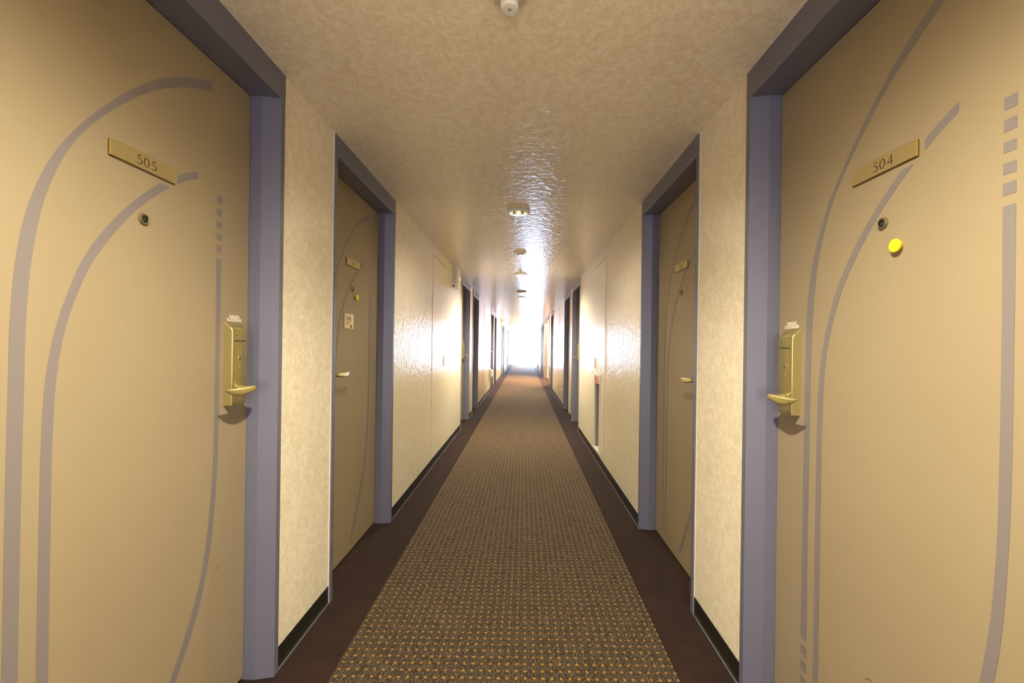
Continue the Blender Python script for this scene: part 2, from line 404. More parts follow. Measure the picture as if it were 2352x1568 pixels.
def leaf_mesh():
    bm = bmesh.new()
    box(bm, 0.0025, W - 0.0025, 0.0, 0.04, 0.014, HEAD - 0.003, 0)
    n = 0.0006
    for l, r in ((A_out, A_in), (B_out, B_in), (B2_out, B2_in), (C_l, C_r)):
        ribbon(bm, spline(l), spline(r), n, 1)
    for t in (0.290, 0.241, 0.193, 0.145, 0.096): ribbon(bm, [(0.139, t), (0.139, t - 0.029)], [(0.167, t), (0.167, t - 0.029)], n, 1)
    for t in (0.194, 0.146, 0.096): ribbon(bm, [(0.199, t), (0.199, t - 0.030)], [(0.222, t), (0.222, t - 0.030)], n, 1)
    for t, u in ((1.706, 1.682), (1.664, 1.641), (1.622, 1.602), (1.582, 1.561), (1.545, 1.522)): ribbon(bm, [(0.702, t), (0.702, u)], [(0.724, t), (0.724, u)], n, 1)
    me = bpy.data.meshes.new('leaf'); bmesh.ops.recalc_face_normals(bm, faces=bm.faces)
    for f in bm.faces:
        if f.material_index == 1 and f.normal.y > 0: f.normal_flip()
    bm.to_mesh(me); bm.free(); me.materials.append(M['leaf']); me.materials.append(M['inlay']); return me

def frame_mesh():
    bm = bmesh.new()
    prof = [(0.0, -0.03), (0.0, 0.0418), (-0.013, 0.1026), (-0.0145, NF), (-0.039, NF), (-0.040, 0.1030), (-0.040, -0.03)]
    for mirror in (False, True):
        lo = [bm.verts.new(P(W - a if mirror else a, n, 0.001)) for a, n in prof]
        hi = [bm.verts.new(P(W - a if mirror else a, n, HEAD + 0.002)) for a, n in prof]
        k = len(prof)
        for i in range(k):
            bm.faces.new((lo[i], lo[(i + 1) % k], hi[(i + 1) % k], hi[i]))
        bm.faces.new(lo); bm.faces.new(hi)
    pr = [(-0.03, HEAD), (0.1026, HEAD), (NF, HEAD + 0.0015), (NF, CEIL - 0.004), (-0.03, CEIL - 0.004)]
    lo = [bm.verts.new(P(-0.040, n, z)) for n, z in pr]; hi = [bm.verts.new(P(W + 0.040, n, z)) for n, z in pr]
    for i in range(5): bm.faces.new((lo[i], lo[(i + 1) % 5], hi[(i + 1) % 5], hi[i]))
    bm.faces.new(lo); bm.faces.new(hi)
    bmesh.ops.recalc_face_normals(bm, faces=bm.faces)
    me = bpy.data.meshes.new('frame'); bm.to_mesh(me); bm.free(); me.materials.append(M['frame']); return me

LEAF, FRAME = leaf_mesh(), frame_mesh()

def link_mesh(name, me, parent):
    o = bpy.data.objects.new(name, me); C.objects.link(o); o.parent = parent; return o

# engraved numerals, drawn as strokes of changing width in a box of height 1
def arc(cx, cz, rx, rz, t0, t1, n=14): return [(cx + rx * math.cos(math.radians(t0 + (t1 - t0) * k / n)), cz + rz * math.sin(math.radians(t0 + (t1 - t0) * k / n))) for k in range(n + 1)]
def numeral_strokes(ch):
    if ch == '5':
        bowl = [(0.13, 0.555)] + arc(0.20, 0.29, 0.38, 0.30, 75, -62, 16) + [(0.16, 0.02), (0.02, 0.08), (-0.03, 0.13)]
        nb = len(bowl)
        return [([(0.14, 0.945), (0.53, 0.945)], [0.105, 0.115]), ([(0.165, 0.98), (0.135, 0.55)], [0.07, 0.09]),
                (bowl, [0.06 + 0.085 * math.sin(PI * min(1, i / (nb - 1))) ** 1.3 for i in range(nb)])]
    if ch == '0':
        p = arc(0.33, 0.5, 0.29, 0.47, 0, 360, 40)
        return [(p, [0.065 + 0.075 * abs(math.cos(2 * PI * i / 40)) for i in range(41)])]
    if ch == '4':
        return [([(0.47, 0.97), (0.03, 0.30)], [0.065, 0.065]), ([(0.0, 0.29), (0.64, 0.29)], [0.09, 0.09]), ([(0.485, 1.0), (0.475, 0.0)], [0.10, 0.13])]
    if ch == '7':
        return [([(0.04, 0.945), (0.58, 0.945)], [0.11, 0.10]), ([(0.56, 0.96), (0.20, 0.0)], [0.08, 0.13])]
    if ch == '6':
        p = [(0.50, 0.98), (0.34, 0.86), (0.17, 0.66), (0.08, 0.42), (0.08, 0.30)]
        q = arc(0.33, 0.30, 0.25, 0.28, 180, 540, 32)
        return [(p, [0.05, 0.06, 0.09, 0.12, 0.12]), (q, [0.06 + 0.07 * abs(math.cos(2 * PI * i / 32)) for i in range(33)])]
    return []

def numeral(bm, ch, a0, z0, h, n):
    for pts, wid in numeral_strokes(ch):
        L, R = [], []
        for i, (x, z) in enumerate(pts):
            q0 = pts[max(i - 1, 0)]; q1 = pts[min(i + 1, len(pts) - 1)]
            if pts[0] == pts[-1] or (abs(pts[0][0] - pts[-1][0]) < 1e-6 and abs(pts[0][1] - pts[-1][1]) < 1e-6):
                q0 = pts[i - 1] if i > 0 else pts[-2]; q1 = pts[i + 1] if i < len(pts) - 1 else pts[1]
            tx, tz = q1[0] - q0[0], q1[1] - q0[1]; l = math.hypot(tx, tz) or 1
            wd = wid[i] * 1.12; nx, nz = -tz / l * wd / 2, tx / l * wd / 2
            L.append((a0 + (x + nx) * h, z0 + (z + nz) * h)); R.append((a0 + (x - nx) * h, z0 + (z - nz) * h))
        ribbon(bm, L, R, n, 0)

def plate(door, number):
    a0, a1, z0, z1, zt, th = 0.336, 0.530, 1.675, 1.713, 1.7187, 0.006
    def outline(e):
        p = [(a0 + e, z0 + e), (a1 - e, z0 + e)]
        for k in range(13):
            t = k / 12; a = a1 - e + (a0 - a1 + 2 * e) * t
            p.append((a, z1 - e + (zt - z1) * (1 - (2 * t - 1) ** 2)))
        return p
    bm = bmesh.new()
    r0 = [bm.verts.new(P(a, 0.0004, z)) for a, z in outline(0)]
    r1 = [bm.verts.new(P(a, th - 0.0015, z)) for a, z in outline(0)]
    r2 = [bm.verts.new(P(a, th, z)) for a, z in outline(0.0012)]
    k = len(r0)
    for i in range(k):
        f = bm.faces.new((r0[i], r0[(i + 1) % k], r1[(i + 1) % k], r1[i])); f.material_index = 1
        f = bm.faces.new((r1[i], r1[(i + 1) % k], r2[(i + 1) % k], r2[i])); f.material_index = 1
    bm.faces.new(r2); bm.faces.new(r0)
    pl = obj('number_plate', bm, [M['brass_plate'], M['brass_edge']], door)
    if number:
        for ch, a in zip(number, (0.4075, 0.4275, 0.4505)):
            bm = bmesh.new(); numeral(bm, ch, a, 1.6850, 0.0240, th + 0.0003); obj('numeral', bm, M['ink'], pl)
    return pl

def peephole(door):
    T = Matrix.Translation(Vector(P(0.434, 0, 1.548))) @ Matrix.Rotation(PI / 2, 4, 'X')
    bm = bmesh.new(); lathe(bm, [(0.0150, 0.0003), (0.0150, 0.003), (0.0135, 0.0058), (0.0108, 0.0064), (0.0100, 0.0058), (0.0100, 0.002)], 32, M4=T)
    p = obj('peephole', bm, M['bronze'], door, True)
    bm = bmesh.new(); lathe(bm, [(0.0098, 0.002), (0.0098, 0.0055), (0.0062, 0.0052), (0.0058, 0.0030)], 32, M4=T); obj('bezel', bm, M['black'], p, True)
    bm = bmesh.new(); lathe(bm, [(0.0056, 0.002), (0.0056, 0.0036), (0.0036, 0.0052), (0.0008, 0.0058)], 24, M4=T); obj('lens', bm, M['lens'], p, True)

def lock(door, mir):
    """card lock: tall brass case with a rounded shoulder on top, lever, key cylinder, card slot"""
    s = (lambda a: W - a) if mir else (lambda a: a)
    A0, A1, Z0, Z1, pr = 0.742, 0.8165, 1.014, 1.296, 0.030
    bm = bmesh.new()
    side = [(0.0, Z0), (pr - 0.001, Z0 + 0.001), (pr, Z0 + 0.003), (pr, 1.262), (pr - 0.0007, 1.2675), (pr - 0.0026, 1.2725), (pr - 0.0062, 1.2770),
            (pr - 0.011, 1.2810), (0.0135, 1.2860), (0.0070, 1.2905), (0.0030, 1.2935), (0.0, Z1)]
    def sec(a, inset):
        return [bm.verts.new(P(s(a), max(0.0004, n - inset if n > 0.004 else n + 0.0004), z)) for n, z in side]
    secs = [sec(A0, 0.003), sec(A0 + 0.0012, 0.001), sec(A0 + 0.004, 0.0), sec(A1 - 0.004, 0.0), sec(A1 - 0.0012, 0.001), sec(A1, 0.003)]
    for p, q in zip(secs, secs[1:]):
        for i in range(len(side) - 1): bm.faces.new((p[i], p[i + 1], q[i + 1], q[i]))
    bm.faces.new(secs[0]); bm.faces.new(secs[-1])
    lk = obj('card_lock', bm, M['brass'], door, True, 30)
    def disc(name, a, z, r, n0, n1, mt, r2=None):
        T = Matrix.Translation(Vector(P(s(a), n0, z))) @ Matrix.Rotation(PI / 2, 4, 'X')
        bm = bmesh.new(); lathe(bm, [(r, 0), (r, (n1 - n0) * 0.7), (r2 or r * 0.85, n1 - n0)], 24, M4=T); return obj(name, bm, mt, lk, True)
    bm = bmesh.new(); a0, a1 = sorted((s(0.7515), s(0.8085))); box(bm, a0, a1, -(pr + 0.0005), -(pr - 0.002), 1.2310, 1.2342); obj('card_slot', bm, M['black'], lk)
    disc('indicator', W - 0.068 if mir else 0.7615, 1.2515, 0.0022, pr - 0.001, pr + 0.0005, M['black'])
    kc = disc('key_cylinder', 0.7785, 1.1741, 0.0074, pr - 0.001, pr + 0.0016, M['chrome'])
    bm = bmesh.new(); a0, a1 = sorted((s(0.7735), s(0.7835))); box(bm, a0, a1, -(pr + 0.0019), -(pr + 0.0012), 1.1728, 1.1754)
    obj('keyway', bm, M['black'], lk)
    disc('screw', 0.7787, 1.1433, 0.0045, pr - 0.001, pr + 0.001, M['chrome'])
    # lever: spindle out of the case, knuckle at its end, a leaf running back towards the hinges
    sa, sz = 0.7785, 1.070
    bm = bmesh.new()
    T = Matrix.Translation(Vector(P(s(sa), pr - 0.001, sz))) @ Matrix.Rotation(PI / 2, 4, 'X')
    lathe(bm, [(0.0165, 0), (0.0165, 0.002), (0.0105, 0.003), (0.0100, 0.019), (0.0092, 0.0195), (0.0092, 0.0208), (0.0100, 0.0213), (0.0104, 0.050), (0.0090, 0.0535), (0.0055, 0.0550)], 28, M4=T)
    T = Matrix.Translation(Vector(P(s(sa) + (0.016 if mir else -0.016), pr + 0.011, sz + 0.002))) @ Matrix.Rotation(PI / 2 * (1 if mir else -1), 4, 'Y')
    lathe(bm, [(0.0035, 0), (0.0085, 0.0015), (0.0092, 0.004), (0.0092, 0.017), (0.0085, 0.020)], 24, M4=T)
    rings = []
    #        along  top     bottom  out(centre) half-thickness
    for u, zt, zb, n, th in ((0.006, 0.0100, -0.0100, 0.073, 0.0095), (-0.006, 0.0102, -0.0104, 0.0745, 0.0092), (-0.022, 0.0104, -0.0120, 0.0765, 0.0078),
                             (-0.042, 0.0104, -0.0155, 0.0785, 0.0066), (-0.062, 0.0102, -0.0178, 0.0795, 0.0056), (-0.082, 0.0100, -0.0172, 0.0795, 0.0048),
                             (-0.102, 0.0096, -0.0125, 0.0780, 0.0042), (-0.120, 0.0090, -0.0040, 0.0755, 0.0034), (-0.133, 0.0084, 0.0035, 0.0735, 0.0024), (-0.138, 0.0080, 0.0064, 0.0725, 0.0012)):
        cz, hz = (zt + zb) / 2, (zt - zb) / 2
        rg = []
        for k in range(20):
            t = 2 * PI * k / 20; c, sn = math.cos(t), math.sin(t)
            e = 0.62
            dn = th * math.copysign(abs(c) ** e, c); dz = hz * math.copysign(abs(sn) ** e, sn)
            lean = 0.35 * max(0.0, dz) if u < -0.02 else 0.0     # the upper facet leans back
            rg.append(bm.verts.new(P(s(sa + u), n + dn - lean, sz + cz + dz)))
        rings.append(rg)
    for p, q in zip(rings, rings[1:]):
        for k in range(20): bm.faces.new((p[k], p[(k + 1) % 20], q[(k + 1) % 20], q[k]))
    bm.faces.new(rings[0]); bm.faces.new(rings[-1])
    obj('lever', bm, M['brass'], lk, True, 45)
    return lk

def text_mesh(name, body, a, z, size, n, mt, parent):
    cu = bpy.data.curves.new(name, 'FONT'); cu.body = body; cu.size = size; cu.align_x = 'CENTER'; cu.align_y = 'CENTER'
    t = bpy.data.objects.new(name + '_tmp', cu); C.objects.link(t)
    bpy.context.view_layer.update()
    me = bpy.data.meshes.new_from_object(t.evaluated_get(bpy.context.evaluated_depsgraph_get()))
    bpy.data.objects.remove(t); bpy.data.curves.remove(cu)
    me.transform(Matrix.Translation(Vector(P(a, n, z))) @ Matrix.Rotation(PI / 2, 4, 'X'))
    me.materials.clear(); me.materials.append(mt)
    o = bpy.data.objects.new(name, me); C.objects.link(o); o.parent = parent; return o

def stickers(door, mir, written):
    for (a0, a1, z0, z1, body, wd) in ((0.7673, 0.8160, 1.3108, 1.3207, 'カードキーは', 0.042), (0.7556, 0.8288, 1.2993, 1.3098, '素早く抜いて下さい', 0.064)):
        if mir: a0, a1 = W - a1, W - a0
        bm = bmesh.new(); box(bm, a0, a1, -0.0008, -0.0002, z0, z1)
        st = obj('sticker', bm, M['paper'], door)
        if written:
            text_mesh('lettering', body, (a0 + a1) / 2, (z0 + z1) / 2, wd / len(body), 0.0011, M['text'], st)

def door(idx, right, a0, number=None, label='', mir=False, small=True):
    e = empty('door_%d' % idx, (DR if right else DL, a0, 0), -PI / 2 if right else PI / 2)
    tag(e, label, 'door', kind='structure')
    link_mesh('frame', FRAME, e); link_mesh('leaf', LEAF, e)
    bm = bmesh.new(); box(bm, -0.040, W + 0.040, -(NF - 0.001), -0.09, CEIL - 0.004, CEIL - 0.0004)
    for a0_, a1_ in ((-0.0435, -0.0402), (W + 0.0402, W + 0.0435)): box(bm, a0_, a1_, -0.0990, -0.0880, 0.001, CEIL - 0.0005)
    obj('sealant', bm, M['caulk'], e)
    plate(e, number); peephole(e); lock(e, mir); stickers(e, mir, small)
    return e

NUM = {0: '505', 1: '507'}
LAB_L = ['tan door numbered 505 with grey arcs, nearest on the left wall',
         'tan door numbered 507 with a note and a yellow magnet on it',
         'door on the left wall just past the white louvred box',
         'second door on the left wall past the white louvred box',
         'door on the left wall just past the low white wall box',
         'second door on the left wall past the low white wall box',
         'far left door just past the second louvred box', 'second far left door past the second louvred box',
         'left door of the last pair before the end window, nearer one', 'left door of the last pair before the end window, farther one']
LAB_R = ['tan door numbered 504 with grey arcs and a yellow magnet, nearest on the right wall',
         'tan door numbered 506 with grey arcs, just before the extinguisher niche',
         'door on the right wall just past the extinguisher niche',
         'second door on the right wall past the extinguisher niche',
         'single door on the right wall just before the orange-lit lobby opening',
         'right door just past the orange-lit lobby opening', 'second right door past the orange-lit lobby opening',
         'right door of the last pair before the end window, nearer one', 'right door of the last pair before the end window, farther one']
i = 1
for k, a in enumerate(left_a0):
    door(i, False, a, {0: '505', 1: '507'}.get(k), LAB_L[k], k % 2 == 1, k < 2); i += 1
for k, a in enumerate(right_a0):
    door(i, True, a, {0: '504', 1: '506'}.get(k), LAB_R[k], k in (0, 2, 4, 5, 7), k < 2); i += 1

# a few old scuffs on the leaves
def scuff(dname, pts, w):
    bm = bmesh.new(); L, R = [], []
    for i, (a, z) in enumerate(pts):
        a1, z1 = pts[min(i + 1, len(pts) - 1)]; a0, z0 = pts[max(i - 1, 0)]; l = math.hypot(a1 - a0, z1 - z0)
        t = w * (0.3 + math.sin(PI * i / (len(pts) - 1))); nx, nz = -(z1 - z0) / l * t, (a1 - a0) / l * t
        L.append((a + nx, z + nz)); R.append((a - nx, z - nz))
    ribbon(bm, L, R, 0.0009, 0); obj('scuff', bm, M['scuff'], bpy.data.objects[dname])
scuff('door_1', [(0.715, 0.470), (0.722, 0.478), (0.730, 0.484), (0.738, 0.489)], 0.0011)
scuff('door_1', [(0.694, 0.437), (0.700, 0.442), (0.706, 0.446)], 0.0010)
scuff('door_12', [(0.362, 0.300), (0.359, 0.335), (0.360, 0.362), (0.356, 0.385)], 0.0022)
scuff('door_11', [(0.395, 0.375), (0.404, 0.382), (0.415, 0.385), (0.424, 0.383)], 0.0010)

# cased opening of the side lobby (right)
bm = bmesh.new()
box(bm, 0.7938, 0.93, ALC0 - 0.004, ALC0 + 0.04, 0.001, HEAD); box(bm, 0.7938, 0.93, ALC1 - 0.04, ALC1 + 0.004, 0.001, HEAD)
box(bm, 0.7938, 0.93, ALC0 - 0.004, ALC1 + 0.004, HEAD, CEIL - 0.004)
o = obj('trim_3', bm, M['frame']); tag(o, 'lavender grey casing around the lobby opening on the right', 'trim', kind='structure')

# ------------------------------------------------------------------ magnets and note
def magnet(a, z, right, a0, label):
    e_loc = (DR, a0, 0) if right else (DL, a0, 0)
    T = Matrix.Translation(Vector(e_loc)) @ Matrix.Rotation(-PI / 2 if right else PI / 2, 4, 'Z') @ Matrix.Translation(Vector(P(a, 0.0008, z))) @ Matrix.Rotation(PI / 2, 4, 'X')
    bm = bmesh.new(); lathe(bm, [(0.0115, 0), (0.0120, 0.005), (0.0158, 0.0075), (0.0166, 0.0095), (0.0160, 0.0118), (0.0140, 0.0128), (0.006, 0.0131)], 36)
    o = obj('magnet', bm, M['yellow'], smooth=True, angle=60); o.matrix_world = T
    tag(o, label, 'magnet', 'yellow button magnets on the doors')
magnet(0.480, 1.481, True, right_a0[0], 'round yellow magnet on door 504 below its peephole')
magnet(0.480, 1.504, False, left_a0[1], 'round yellow magnet on door 507 beside its peephole')

e = empty('note_card', (DL, left_a0[1], 0), PI / 2)
tag(e, 'small notice in a shiny sleeve stuck on door 507', 'note')
bm = bmesh.new()
nx, nz = 14, 10
grid = [[bm.verts.new(P(0.3205 + 0.125 * i / nx, 0.0022 + 0.0012 * math.sin(i * 1.1 + 0.5 * math.sin(j)) + (0.0015 if i in (0, nx) else 0), 1.316 + 0.0835 * j / nz)) for j in range(nz + 1)] for i in range(nx + 1)]
for i in range(nx):
    for j in range(nz): bm.faces.new((grid[i][j], grid[i + 1][j], grid[i + 1][j + 1], grid[i][j + 1]))
r = bmesh.ops.extrude_face_region(bm, geom=list(bm.faces))
for v in [g for g in r['geom'] if isinstance(g, bmesh.types.BMVert)]: v.co.y = -0.0007
obj('sleeve', bm, M['note'], e, True)
bm = bmesh.new()
for z, a0, a1 in ((1.377, 0.352, 0.415), (1.366, 0.350, 0.420), (1.350, 0.352, 0.385), (1.340, 0.352, 0.372)):
    box(bm, a0, a1, -0.0052, -0.0049, z, z + 0.0045)
obj('print', bm, M['grey_text'], e)
bm = bmesh.new()
T = Matrix.Translation(Vector(P(0.418, 0.0048, 1.329))) @ Matrix.Rotation(PI / 2, 4, 'X')
lathe(bm, [(0.011, 0), (0.011, 0.0006), (0.004, 0.0008)], 10, M4=T); obj('stamp', bm, M['red'], e)

# ------------------------------------------------------------------ access panels in the walls
def access_panel(right, y0, y1, hole, label):
    xs = XR if right else XL; sg = -1 if right else 1
    e = empty('access_panel', (xs, (y0 + y1) / 2, 0)); tag(e, label, 'access panel', 'papered access panels in the walls')
    def bx(bm, n0, n1, a0, a1, z0, z1, mi=0):
        x0, x1 = sorted((sg * n0, sg * n1)); box(bm, x0, x1, a0 - (y0 + y1) / 2, a1 - (y0 + y1) / 2, z0, z1, mi)
    zb, zt = 0.088, 2.119
    bm = bmesh.new()
    if hole:
        bx(bm, 0.0002, 0.0022, y0, NI0, zb, zt); bx(bm, 0.0002, 0.0022, NI1, y1, zb, zt)
        bx(bm, 0.0002, 0.0022, NI0, NI1, zb, NZ0); bx(bm, 0.0002, 0.0022, NI0, NI1, NZ1, zt)
    else: bx(bm, 0.0002, 0.0022, y0, y1, zb, zt)
    obj('panel', bm, M['wall'], e)
    bm = bmesh.new(); g = 0.004
    bx(bm, 0.0001, 0.0007, y0 - g, y0, zb, zt + g); bx(bm, 0.0001, 0.0007, y1, y1 + g * 0.5, zb, zt + g); bx(bm, 0.0001, 0.0007, y0 - g, y1 + g * 0.5, zt, zt + 0.007)
    obj('joint', bm, M['gap'], e)
    bm = bmesh.new(); bx(bm, 0.0022, 0.006, y1 - 0.125, y1 - 0.075, 0.990, 1.113)
    h = obj('flush_pull', bm, M['cream'], e)
    bm = bmesh.new(); bx(bm, 0.0060, 0.0068, y1 - 0.092, y1 - 0.080, 0.996, 1.107); obj('recess', bm, M['niche'], h)
access_panel(False, 4.24, 4.95, False, 'flush papered access panel on the left wall before the white louvred box')
access_panel(True, 4.21, 4.885, True, 'flush papered access panel on the right wall around the extinguisher niche')
access_panel(False, 4.24 + PERIOD, 4.95 + PERIOD, False, 'far papered access panel on the left wall before the low white box')
access_panel(True, 4.20 + PERIOD, 4.87 + PERIOD, False, 'far papered access panel on the right wall beyond the outlet plate')

# niche with the red sign
e = empty('extinguisher_niche', (XR, (NI0 + NI1) / 2, NZ0)); tag(e, 'narrow recessed niche with a white frame and red sign in the right wall', 'niche')
hw, hh = (NI1 - NI0) / 2, NZ1 - NZ0
bm = bmesh.new()
for a0, a1, z0, z1 in ((-hw - 0.018, -hw + 0.004, -0.018, hh + 0.018), (hw - 0.004, hw + 0.018, -0.018, hh + 0.018), (-hw, hw, -0.018, 0.004), (-hw, hw, hh - 0.004, hh + 0.018)):
    box(bm, -0.014, 0.0, a0, a1, z0, z1)
obj('frame', bm, M['white'], e)
bm = bmesh.new()
box(bm, 0.146, 0.150, -hw, hw, 0, hh); box(bm, 0, 0.146, -hw, -hw + 0.004, 0, hh); box(bm, 0, 0.146, hw - 0.004, hw, 0, hh); box(bm, 0, 0.146, -hw, hw, hh - 0.004, hh)
obj('liner', bm, M['niche'], e)
bm = bmesh.new(); box(bm, 0, 0.146, -hw + 0.004, hw - 0.004, 0, 0.004); obj('shelf', bm, M['cream'], e)
bm = bmesh.new(); box(bm, -0.004, -0.002, -hw + 0.004, hw - 0.004, hh - 0.092, hh - 0.004)
sg_ = obj('sign', bm, M['red'], e)
cu = bpy.data.curves.new('sign_text', 'FONT'); cu.body = '消火器'; cu.size = 0.07; cu.align_x = 'CENTER'; cu.align_y = 'CENTER'
t = bpy.data.objects.new('sign_text_tmp', cu); C.objects.link(t); bpy.context.view_layer.update()
me = bpy.data.meshes.new_from_object(t.evaluated_get(bpy.context.evaluated_depsgraph_get()))
bpy.data.objects.remove(t); bpy.data.curves.remove(cu)
me.transform(Matrix.Translation(Vector((-0.0046, 0, hh - 0.060))) @ Matrix.Rotation(-PI / 2, 4, 'Z') @ Matrix.Rotation(PI / 2, 4, 'X'))
me.materials.clear(); me.materials.append(M['white'])
o = bpy.data.objects.new('lettering', me); C.objects.link(o); o.parent = sg_
bm = bmesh.new(); box(bm, -0.0048, -0.0041, -hw + 0.03, hw - 0.02, hh - 0.026, hh - 0.010); obj('band', bm, M['white'], sg_)

# ------------------------------------------------------------------ ceiling fittings
def downlight(yc, r, lit, label):
    e = empty('ceiling_downlight', (XC, yc, CEIL)); tag(e, label, 'downlight', 'recessed ceiling downlights')
    bm = bmesh.new()
    lathe(bm, [(r + 0.002, -0.0005), (r + 0.021, -0.0008), (r + 0.0215, -0.004), (r + 0.017, -0.009), (r + 0.006, -0.0115), (r - 0.001, -0.010), (r - 0.0015, 0.0)], 48, cap=False)
    obj('trim_ring', bm, M['white'], e, True, 50)
    bm = bmesh.new()
    lathe(bm, [(r - 0.0015, -0.002), (r - 0.004, 0.015), (r * 0.80, 0.045), (r * 0.62, 0.075), (r * 0.50, 0.090)], 48, cap=False)
    rg = lathe(bm, [(r * 0.50, 0.090), (0.002, 0.092)], 48, cap=False)
    bmesh.ops.remove_doubles(bm, verts=bm.verts, dist=1e-5)
    obj('reflector', bm, M['reflector'], e, True, 60)
    bm = bmesh.new()
    lathe(bm, [(0.004, 0.030), (r * 0.22, 0.032), (r * 0.38, 0.042), (r * 0.42, 0.055), (r * 0.36, 0.070), (r * 0.28, 0.088)], 32)
    obj('bulb', bm, M['glow'] if lit == 1.0 else M['glow_dim'] if lit else M['bulb_off'], e, True, 60)
    if lit:
        ld = bpy.data.lights.new('downlight_beam', 'SPOT'); ld.energy = SPOT * lit; ld.color = WARM
        ld.spot_size = math.radians(163); ld.spot_blend = 1.0; ld.shadow_soft_size = 0.028
        lo = bpy.data.objects.new('downlight_beam', ld); C.objects.link(lo); lo.location = (XC, yc, CEIL + 0.006); lo.parent = None
SPOT, WARM = 143.0, (1.0, 0.91, 0.66)
DL_LAB = {0.41: 'lit downlight above the near doors 504 and 505', 3.178: 'dim mirror-lined downlight, the largest one in view on the ceiling', 5.94: 'glowing downlight on the ceiling just behind the sprinkler head',
          8.67: 'dim downlight on the ceiling behind the flat speaker disc', 11.47: 'lit downlight deep in the corridor behind the far sprinkler', 14.2: 'dim downlight deep in the corridor by the lobby opening',
          17.0: 'lit downlight just past the lobby opening', 4.556: 'small downlight between the large dim one and the glowing one', 22.5: 'lit downlight nearest the end window', -2.35: 'unseen dim downlight added behind the viewer for fill light'}
for yc, r, lit in DOWN: downlight(yc, r, lit, DL_LAB[yc])

def smoke_detector(yc, label):
    e = empty('smoke_detector', (XC, yc, CEIL)); tag(e, label, 'smoke detector', 'smoke detectors on the ceiling')
    bm = bmesh.new(); lathe(bm, [(0.0490, -0.0003), (0.0485, -0.0020), (0.0440, -0.0030)], 48); obj('flange', bm, M['cream'], e, True)
    bm = bmesh.new(); lathe(bm, [(0.0335, -0.0028), (0.0330, -0.0095), (0.0310, -0.0110)], 48); bs = obj('base', bm, M['cream'], e, True)
    for a in (0.25, PI + 0.1):
        bm = bmesh.new(); lathe(bm, [(0.0012, -0.0108), (0.0012, -0.0114)], 10, M4=Matrix.Translation((0.0295 * math.cos(a), 0.0295 * math.sin(a), 0))); obj('screw', bm, M['black'], bs)
    bm = bmesh.new(); lathe(bm, [(0.0258, -0.0105), (0.0258, -0.0170), (0.0250, -0.0178)], 48); bo = obj('body', bm, M['white'], e, True)
    bm = bmesh.new(); lathe(bm, [(0.0236, -0.0175), (0.0236, -0.0245)], 48); obj('chamber', bm, M['black'], e, True)
    for k in range(6):
        t = 2 * PI * (k + 0.5) / 6; bm = bmesh.new(); box(bm, 0.0225, 0.0256, -0.0024, 0.0024, -0.0250, -0.0170)
        bmesh.ops.transform(bm, matrix=Matrix.Rotation(t, 4, 'Z'), verts=bm.verts); obj('rib', bm, M['white'], e)
    bm = bmesh.new(); lathe(bm, [(0.0250, -0.0238), (0.0257, -0.0250), (0.0257, -0.0320), (0.0240, -0.0355), (0.0215, -0.0365), (0.005, -0.0370)], 48); cp = obj('cap', bm, M['white'], e, True, 50)
    bm = bmesh.new(); lathe(bm, [(0.0050, -0.0368), (0.0050, -0.0374)], 16); obj('vent', bm, M['niche'], cp)
smoke_detector(1.222, 'white round smoke detector on the ceiling nearest the viewer')
e = empty('ceiling_speaker', (XC, 7.79, CEIL)); tag(e, 'flat round speaker disc on the ceiling behind the glowing downlight', 'speaker')
bm = bmesh.new(); lathe(bm, [(0.092, -0.0003), (0.093, -0.006), (0.086, -0.012), (0.078, -0.013)], 48); obj('rim', bm, M['cream'], e, True, 50)
bm = bmesh.new(); lathe(bm, [(0.076, -0.012), (0.074, -0.0155), (0.02, -0.019), (0.004, -0.0192)], 48); obj('grille', bm, M['cream'], e, True, 60)

def sprinkler(yc, label):
    e = empty('sprinkler_head', (XC, yc, CEIL)); tag(e, label, 'sprinkler', 'sprinkler heads on the ceiling')
    bm = bmesh.new(); lathe(bm, [(0.030, -0.0003), (0.030, -0.002), (0.020, -0.006), (0.010, -0.007)], 32); obj('escutcheon', bm, M['cream'], e, True)
    bm = bmesh.new(); lathe(bm, [(0.0075, -0.006), (0.0075, -0.022), (0.0045, -0.026), (0.0045, -0.034)], 16); obj('body', bm, M['chrome'], e, True)
    bm = bmesh.new(); lathe(bm, [(0.016, -0.034), (0.017, -0.0355), (0.005, -0.037)], 24); obj('deflector', bm, M['chrome'], e, True)
sprinkler(5.66, 'small sprinkler head on the ceiling before the glowing downlight')
sprinkler(10.4, 'tiny far sprinkler head on the ceiling, deep in the corridor')

# ------------------------------------------------------------------ boxes on the walls
e = empty('alarm_box', (XL, 5.495, 1.966)); tag(e, 'white louvred box high on the left wall, nearer of the two', 'alarm box', 'louvred boxes high on the left wall')
bm = bmesh.new(); box(bm, 0.0, 0.061, -0.105, 0.105, 0.0, 0.256); bevel_all(bm, 0.004); obj('case', bm, M['white'], e, True, 50)
bm = bmesh.new()
for k in range(15): box(bm, 0.010, 0.052, -0.1058, -0.1048, 0.055 + k * 0.0125, 0.0585 + k * 0.0125)
for k in range(9): box(bm, 0.0606, 0.0616, -0.080, 0.070, 0.085 + k * 0.016, 0.089 + k * 0.016)
obj('louvres', bm, M['grey_text'], e)
bm = bmesh.new(); box(bm, 0.002, 0.026, -0.107, -0.095, 0.004, 0.024); obj('cable_gland', bm, M['black'], e)
for k in range(3):
    bm = bmesh.new(); box(bm, 0.0612, 0.064, 0.082, 0.092, 0.098 + k * 0.018, 0.106 + k * 0.018); obj('slit_glint', bm, M['slit_light'], e)  # glowing chips imitate window light showing through the slits, no lamps here
